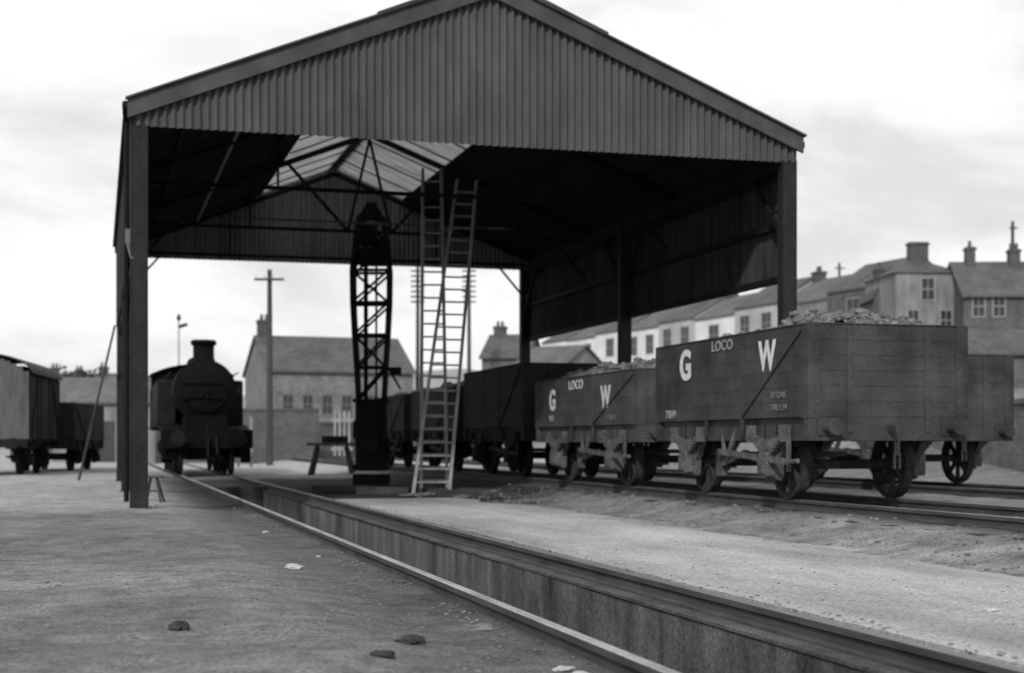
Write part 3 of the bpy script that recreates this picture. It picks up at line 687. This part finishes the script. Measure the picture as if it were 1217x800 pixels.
stone(670,788,.05,M['rock_lt'],"pale flat stone beside the rail",fl=.3); stone(690,795,.045,M['rock_lt'],"pale flat stone beside the rail",fl=.4); stone(1175,733,.05,M['rock_lt'],"pale broken stone lying on concrete",fl=.3); stone(1190,722,.04,M['rock_lt'],"pale broken stone lying on concrete",fl=.3)

# ---------------------------------------------------------------- buildings
def house(name,label,lat,D,rot,w,dp,g0,eav,ridge,wall,roof,wins=(),door=None,chim=(),hip=0,group=None,cat="house",oh=.15,gfront=False,fr_m='frame',deep=.6):
    X,Y=c2w(lat,D); t=thing(name,label,cat,(X,Y,g0),-TH+rot,group)
    h=eav-g0; r=ridge-g0
    b=B()
    if hip: b.prism([(0,-deep),(w,-deep),(w,h),(0,h)],'y',0,dp)
    elif gfront: b.prism([(0,-deep),(w,-deep),(w,h),(w/2,r-.08),(0,h)],'y',0,dp)
    else: b.prism([(0,-deep),(dp,-deep),(dp,h),(dp/2,r-.08),(0,h)],'x',0,w)
    b.obj("wall",wall,t)
    b=B()
    if hip:
        a=[(-oh,-oh,h-.05),(w+oh,-oh,h-.05),(w+oh,dp+oh,h-.05),(-oh,dp+oh,h-.05),(hip,dp/2,r),(w-hip,dp/2,r)]
        b.add(a,[(0,1,5,4),(1,2,5),(2,3,4,5),(3,0,4),(0,3,2,1)])
    else:
        S=w if gfront else dp; T=dp if gfront else w; k=(r-h)/(S/2)
        b.prism([(-oh-.1,h-(oh+.1)*k),(S/2,r),(S+oh+.1,h-(oh+.1)*k),(S+oh+.1,h-(oh+.1)*k+.12),(S/2,r+.14),(-oh-.1,h-(oh+.1)*k+.12)],'y' if gfront else 'x',-oh,T+oh)
    rf=b.obj("roof",roof,t)
    for (cx_,cy_,cw,top,pots) in chim:
        b=B(); b.mm((cx_-cw/2,cy_-.3,h),(cx_+cw/2,cy_+.3,top-g0)); b.mm((cx_-cw/2-.06,cy_-.36,top-g0-.18),(cx_+cw/2+.06,cy_+.36,top-g0-.06))
        for i in range(pots): b.cyl((cx_+(i-(pots-1)/2)*.3,cy_,top-g0),(cx_+(i-(pots-1)/2)*.3,cy_,top-g0+.35),.11,.09,n=8)
        b.obj("chimney",M['brick_dk'],rf)
    for (wx,wz,ww,wh) in wins:
        zz=wz-g0; b=B(); fr=.07
        b.mm((wx-ww/2-fr,-.05,zz-fr),(wx+ww/2+fr,.02,zz)); b.mm((wx-ww/2-fr,-.05,zz+wh),(wx+ww/2+fr,.02,zz+wh+fr)); b.mm((wx-ww/2-fr,-.048,zz),(wx-ww/2,.02,zz+wh)); b.mm((wx+ww/2,-.048,zz),(wx+ww/2+fr,.02,zz+wh)); b.mm((wx-ww/2,-.04,zz+wh/2-.03),(wx+ww/2,.01,zz+wh/2+.03)); b.mm((wx-.02,-.03,zz),(wx+.02,.01,zz+wh))
        wn=b.obj("window",M[fr_m],t); b=B(); b.mm((wx-ww/2,-.012,zz),(wx+ww/2,.02,zz+wh)); b.obj("glass",M['glass'],wn)
    if door:
        b=B(); b.mm((door[0]-.45,-.03,0),(door[0]+.45,.02,2.0)); b.obj("door",M['door'],t)
    return t
def Z(y,D): return 1+(525-y)*D/F_PX
house("stone_building","stone building with slate roof and chimney behind the yard wall",(318-608)/1750*88,88,math.radians(20),9.0,8.0,0,5.3,7.5,M['brick'],M['slate'],
   wins=[(1.2,2.7,.55,1.1),(2.4,2.7,.55,1.1),(3.6,2.7,.55,1.1),(4.8,2.7,.55,1.1),(6.4,2.7,.55,1.1)],chim=[(.5,4,.8,8.6,2)],cat="building",fr_m='frame_d')
def wallseg(x0,D0,x1,D1,h,th,mt,lab,base=-.3):
    p=Vector((*px(x0,D0),0)); q=Vector((*px(x1,D1),0)); o=(p+q)/2; b=B(); b.beam(p-o+Vector((0,0,(h+base)/2)),q-o+Vector((0,0,(h+base)/2)),th,h-base); b.beam(p-o+Vector((0,0,h+.04)),q-o+Vector((0,0,h+.04)),th+.12,.12); ob=b.obj("boundary_wall",mt,None,tuple(o)); tag(ob,lab,"wall"); return ob
wallseg(286,70,378,71,2.5,.3,M['brick_mid'],"weathered stone yard wall with flat coping")
wallseg(120,74,284,73,1.7,.3,M['brick_mid'],"low stone yard wall with flat coping")
wallseg(378,74,640,84,1.9,.3,M['brick_mid'],"low dark stone yard wall with flat coping")
wallseg(1500,24,1010,50,1.9,.3,M['brick'],"low stone boundary wall beside the sidings")
# terrace of cottages above the sidings
e=Vector((-.386,.922)); A=Vector((22.6,90.0)); rot=math.radians(-67.3); w=5.7
wm_=['render_dk','render_g','render_m','render','render_m','render','render','render','render']
step=[.35,.0,.25,-.1,.1,-.15,.0,-.2,-.1]
lab_={'render_dk':"dark stone terraced cottage with slate roof",'render_g':"grey rendered terraced cottage with slate roof",'render_m':"dingy limewashed terraced cottage with slate roof",'render':"whitewashed terraced cottage with slate roof above the sidings"}
for i in range(9):
    P=A+e*(w*(i+1)); ev=10.25+step[i]; rd=12.0+step[i]*1.3
    house("terraced_house",lab_[wm_[i]],P.x,P.y,rot,w-.01,6.0,5.0,ev,rd,M[wm_[i]],M['slate'] if i%2==0 else M['slate_lt'],
       wins=[(1.4,ev-2.0,1.15,1.4),(4.2,ev-2.0,1.15,1.4),(1.4,ev-4.6,1.1,1.5)] if i%3 else [(2.8,ev-2.0,1.3,1.4),(1.4,ev-4.6,1.1,1.5)],door=(4.2,),chim=[(.4,3.0,.9,rd+.7,2)] if i in(1,3,6) else [],group="terrace of cottages above the sidings",oh=.0,fr_m='frame_g',deep=6)
D=86
house("gabled_house","narrow grey house with steep gable and chimney",(1038-608)/1750*D,D,0,2.1,3.5,Z(430,D),Z(352,D),Z(321,D),M['render_dk'],M['slate'],chim=[(.6,1.2,.55,Z(316,D),1)],gfront=True,deep=5,oh=.08)
D=83
house("large_house","grey hipped roof house with tall brick chimney",(1064-608)/1750*D,D,math.radians(4),3.9,5.5,Z(420,D),Z(323,D),Z(301,D),M['render_g'],M['slate'],wins=[(1.85,Z(356,D),.7,1.2),(1.0,Z(392,D),.6,1.1),(2.9,Z(392,D),.6,1.1)],chim=[(2.1,2.4,1.1,Z(281,D),0)],hip=1.7,deep=5,fr_m='frame_g')
D=81
house("large_house","long dark house with slate roof and chimneys",(1145-608)/1750*D,D,math.radians(-3),8,5.5,Z(430,D),Z(350,D),Z(307,D),M['render_dk'],M['slate'],wins=[(.8,Z(376,D),.6,1.1),(1.9,Z(376,D),.6,1.1),(4.2,Z(376,D),.7,1.1)],chim=[(.95,2.5,.5,Z(287,D),1),(3.4,2.5,.6,Z(290,D),2)],deep=5,fr_m='frame_g')
D=70
house("outbuilding","low outbuilding with slate roof below the big house",(1143-608)/1750*D,D,0,7,3.5,Z(470,D),Z(419,D),Z(392,D),M['render_dk'],M['slate'],deep=5)
house("distant_house","dark house with chimney beyond the wagons",(572-608)/1750*98,98,math.radians(-12),3.0,6,0,6.6,8.2,M['brick'],M['slate'],wins=[(1.0,4.4,.7,1.1)],chim=[(.6,3,.8,8.9,2)],fr_m='frame_g')
house("distant_house","pale roofed house beyond the wagons",(604-608)/1750*96,96,math.radians(-35),4,6,0,5.6,7.2,M['render_g'],M['slate_lt'],wins=[(1.4,4.0,.7,1.0)],fr_m='frame_g')
house("yard_hut","low grey hut with slate roof and dark door",(62-608)/1750*72,72,0,5.0,4,0,3.0,4.1,M['render_g'],M['slate_lt'],door=(2.6,),cat="hut")
house("distant_house","distant house with row of chimneys",(40-608)/1750*120,120,math.radians(5),7,6,0,5.4,6.6,M['brick_dk'],M['slate'],chim=[(1,3,.7,7.2,2),(3,3,.7,7.0,2),(5,3,.7,7.3,2)])
x,y=px(406,62); t=thing("picket_gate","weathered pale timber gate beyond the hoist","gate",(x,y,0),-TH)
for i in range(4):
    b=B(); b.box((-.3+i*.2,0,1.35),(.08,.04,1.9)); b.obj("picket",M['frame_g'],t)
b=B(); b.box((0,.04,.7),(.9,.04,.12)); b.box((0,.04,1.9),(.9,.04,.12)); b.obj("gate_rail",M['frame_g'],t)
for xx in(298,283):
    X,Y=px(xx,58); b=B(); b.box((0,0,.95),(.09,.09,1.9)); b.box((0,0,1.94),(.13,.13,.06)); o=b.obj("marker_post",M['frame_g'],None,(X,Y,0)); tag(o,"pale painted timber post in the yard","post","pale posts in the yard")

def tpole(x,D,top,arms,lab,aw=1.0,st=.35,base=-.1):
    X,Y=px(x,D); t=thing("telegraph_pole",lab,"telegraph pole",(X,Y,base),-TH); top-=base
    b=B(); b.cyl((0,0,0),(0,0,top+.1),.16,.10,n=10); b.obj("pole",M['pole'],t)
    for k in range(arms):
        z=top-.35-k*st; b=B(); b.box((0,-.13,z),(aw,.09,.10)); a=b.obj("crossarm",M['pole'],t)
        for i in range(4 if D<70 else 0):
            b=B(); xx=(-.45+.3*i)*aw; b.cyl((xx,-.13,z+.05),(xx,-.13,z+.2),.035,.03,n=6); b.obj("insulator",M['frame'],a)
tpole(320,65,8.5,1,"tall telegraph pole with one crossarm beside the yard wall",1.3)
tpole(496,92,12.0,7,"telegraph pole with many short crossarms",.85,.32); tpole(557,92,12.0,7,"telegraph pole with many short crossarms",.85,.32)
tpole(1203,95,Z(265,95),1,"slender telegraph pole above the rooftops",.5,base=3); tpole(997,120,Z(314,120),1,"slender telegraph pole above the rooftops",.8,base=3)
x,y=px(212,80); t=thing("semaphore_signal","small semaphore signal beyond the locomotive","railway signal",(x,y,0),-TH)
b=B(); b.cyl((0,0,0),(0,0,7.6),.06,.04,n=8); b.obj("post",M['frame_g'],t)
b=B(); b.box((.25,-.1,7.3),(.5,.03,.18),Matrix.Rotation(-.3,3,'Y')); b.obj("signal_arm",M['steel'],t)
b=B(); b.lathe((0,0,0),[(7.6,.1),(7.75,.12),(7.95,.02)],'z',8); b.obj("finial",M['steel'],t)

def tree(x,D,h,lab):
    X,Y=px(x,D); t=thing("tree",lab,"tree",(X,Y,-.1))
    b=B(); b.cyl((0,0,0),(0,0,h*.5),.25,.12,n=8)
    for k in range(5):
        a=k*1.3; b.cyl((0,0,h*.4),(math.cos(a)*h*.2,math.sin(a)*h*.2,h*.75),.1,.03,n=5)
    b.obj("trunk",M['pole'],t)
    b=B()
    for _ in range(1500):
        c=Vector([random.gauss(0,1) for _ in range(3)]).normalized()*random.random()**.4
        k=.75+.5*noise.noise(c*2.2+Vector((x,0,0))); p=Vector((c.x*h*.34*k,c.y*h*.34*k,h*.66+c.z*h*.32*k))
        d1=Vector([random.gauss(0,1) for _ in range(3)]).normalized()*.16; d2=Vector([random.gauss(0,1) for _ in range(3)]).normalized()*.16
        b.add([p-d1,p+d2,p+d1,p-d2],[(0,1,2,3)])
    b.obj("crown",M['leaf'],t,smooth=False)
for (x,D,h) in((470,120,6.2),(484,130,6.4),(68,118,7.4),(100,118,7.6),(560,120,6.5)): tree(x,D,h,"small leafy tree beyond the yard")

b=B(); n=160; vs=[]
for i in range(n+1):
    a=-math.radians(40)+math.radians(85)*i/n
    xd=math.degrees(a-TH)
    base=45+42*math.exp(-((xd+2.5)/6)**2)+30*sstep(5,25,xd)
    h=base+14*noise.noise(Vector((a*9,0,0)))+5*noise.noise(Vector((a*40,0,0)))
    for (R,k) in((1100,0),(1400,.6),(1700,1),(2100,.8)):
        vs.append((math.sin(a)*R,math.cos(a)*R,-3+h*k))
b.add(vs,[(i*4+k,i*4+k+1,(i+1)*4+k+1,(i+1)*4+k) for i in range(n) for k in range(3)])
o=b.obj("hills",M['hill']); tag(o,None,None,kind="structure")

# ---------------------------------------------------------------- world, sun, camera
EL=math.radians(33); sd=Vector((-.50,-.866,0)).normalized()
wd=bpy.data.worlds.new("World"); scene.world=wd; wd.use_nodes=True; nt=wd.node_tree; N=nt.nodes; Lk=nt.links
bg=N["Background"]; sky=N.new("ShaderNodeTexSky"); sky.sky_type='NISHITA'; sky.sun_disc=False; sky.sun_elevation=EL; sky.sun_rotation=math.atan2(sd.x,sd.y); sky.dust_density=3
bw=N.new("ShaderNodeRGBToBW"); Lk.new(sky.outputs[0],bw.inputs[0])
tc=N.new("ShaderNodeTexCoord"); mp=N.new("ShaderNodeMapping"); mp.inputs["Scale"].default_value=(1,1,2.6); mp.inputs["Location"].default_value=(.35,.1,.4); Lk.new(tc.outputs["Generated"],mp.inputs[0])
nz=N.new("ShaderNodeTexNoise"); nz.inputs["Scale"].default_value=3.6; nz.inputs["Detail"].default_value=9; nz.inputs["Roughness"].default_value=.58; nz.inputs["Distortion"].default_value=.3; Lk.new(mp.outputs[0],nz.inputs["Vector"])
mr=N.new("ShaderNodeMapRange"); mr.interpolation_type='SMOOTHSTEP'; mr.inputs["From Min"].default_value=.34; mr.inputs["From Max"].default_value=.58; mr.inputs["To Min"].default_value=7.9; mr.inputs["To Max"].default_value=10.8
Lk.new(nz.outputs["Fac"],mr.inputs["Value"])
mx=N.new("ShaderNodeMix"); mx.data_type='FLOAT'; mx.inputs[0].default_value=.92; Lk.new(bw.outputs[0],mx.inputs[2]); Lk.new(mr.outputs[0],mx.inputs[3])
cc=N.new("ShaderNodeCombineColor")
for i in range(3): Lk.new(mx.outputs[0],cc.inputs[i])
Lk.new(cc.outputs[0],bg.inputs["Color"]); bg.inputs["Strength"].default_value=.1
sl=bpy.data.lights.new("sun",'SUN'); sl.energy=2.4; sl.angle=math.radians(2.5); sl.color=(1,1,1); so=bpy.data.objects.new("sun",sl); col.objects.link(so)
d=Vector((-sd.x*math.cos(EL),-sd.y*math.cos(EL),-math.sin(EL))); so.rotation_euler=d.to_track_quat('-Z','Y').to_euler()
cam=bpy.data.cameras.new("camera"); cam.sensor_width=36; cam.lens=36*F_PX/1217; cam.shift_y=125/1217; cam.clip_end=6000; cam.clip_start=.05
cam.dof.use_dof=True; cam.dof.focus_distance=11; cam.dof.aperture_fstop=1.8
co=bpy.data.objects.new("camera",cam); col.objects.link(co); co.location=(0,0,1.0); co.rotation_euler=(math.radians(90),0,-TH); scene.camera=co
scene.view_settings.view_transform='Standard'; scene.view_settings.look='None'; scene.view_settings.exposure=0
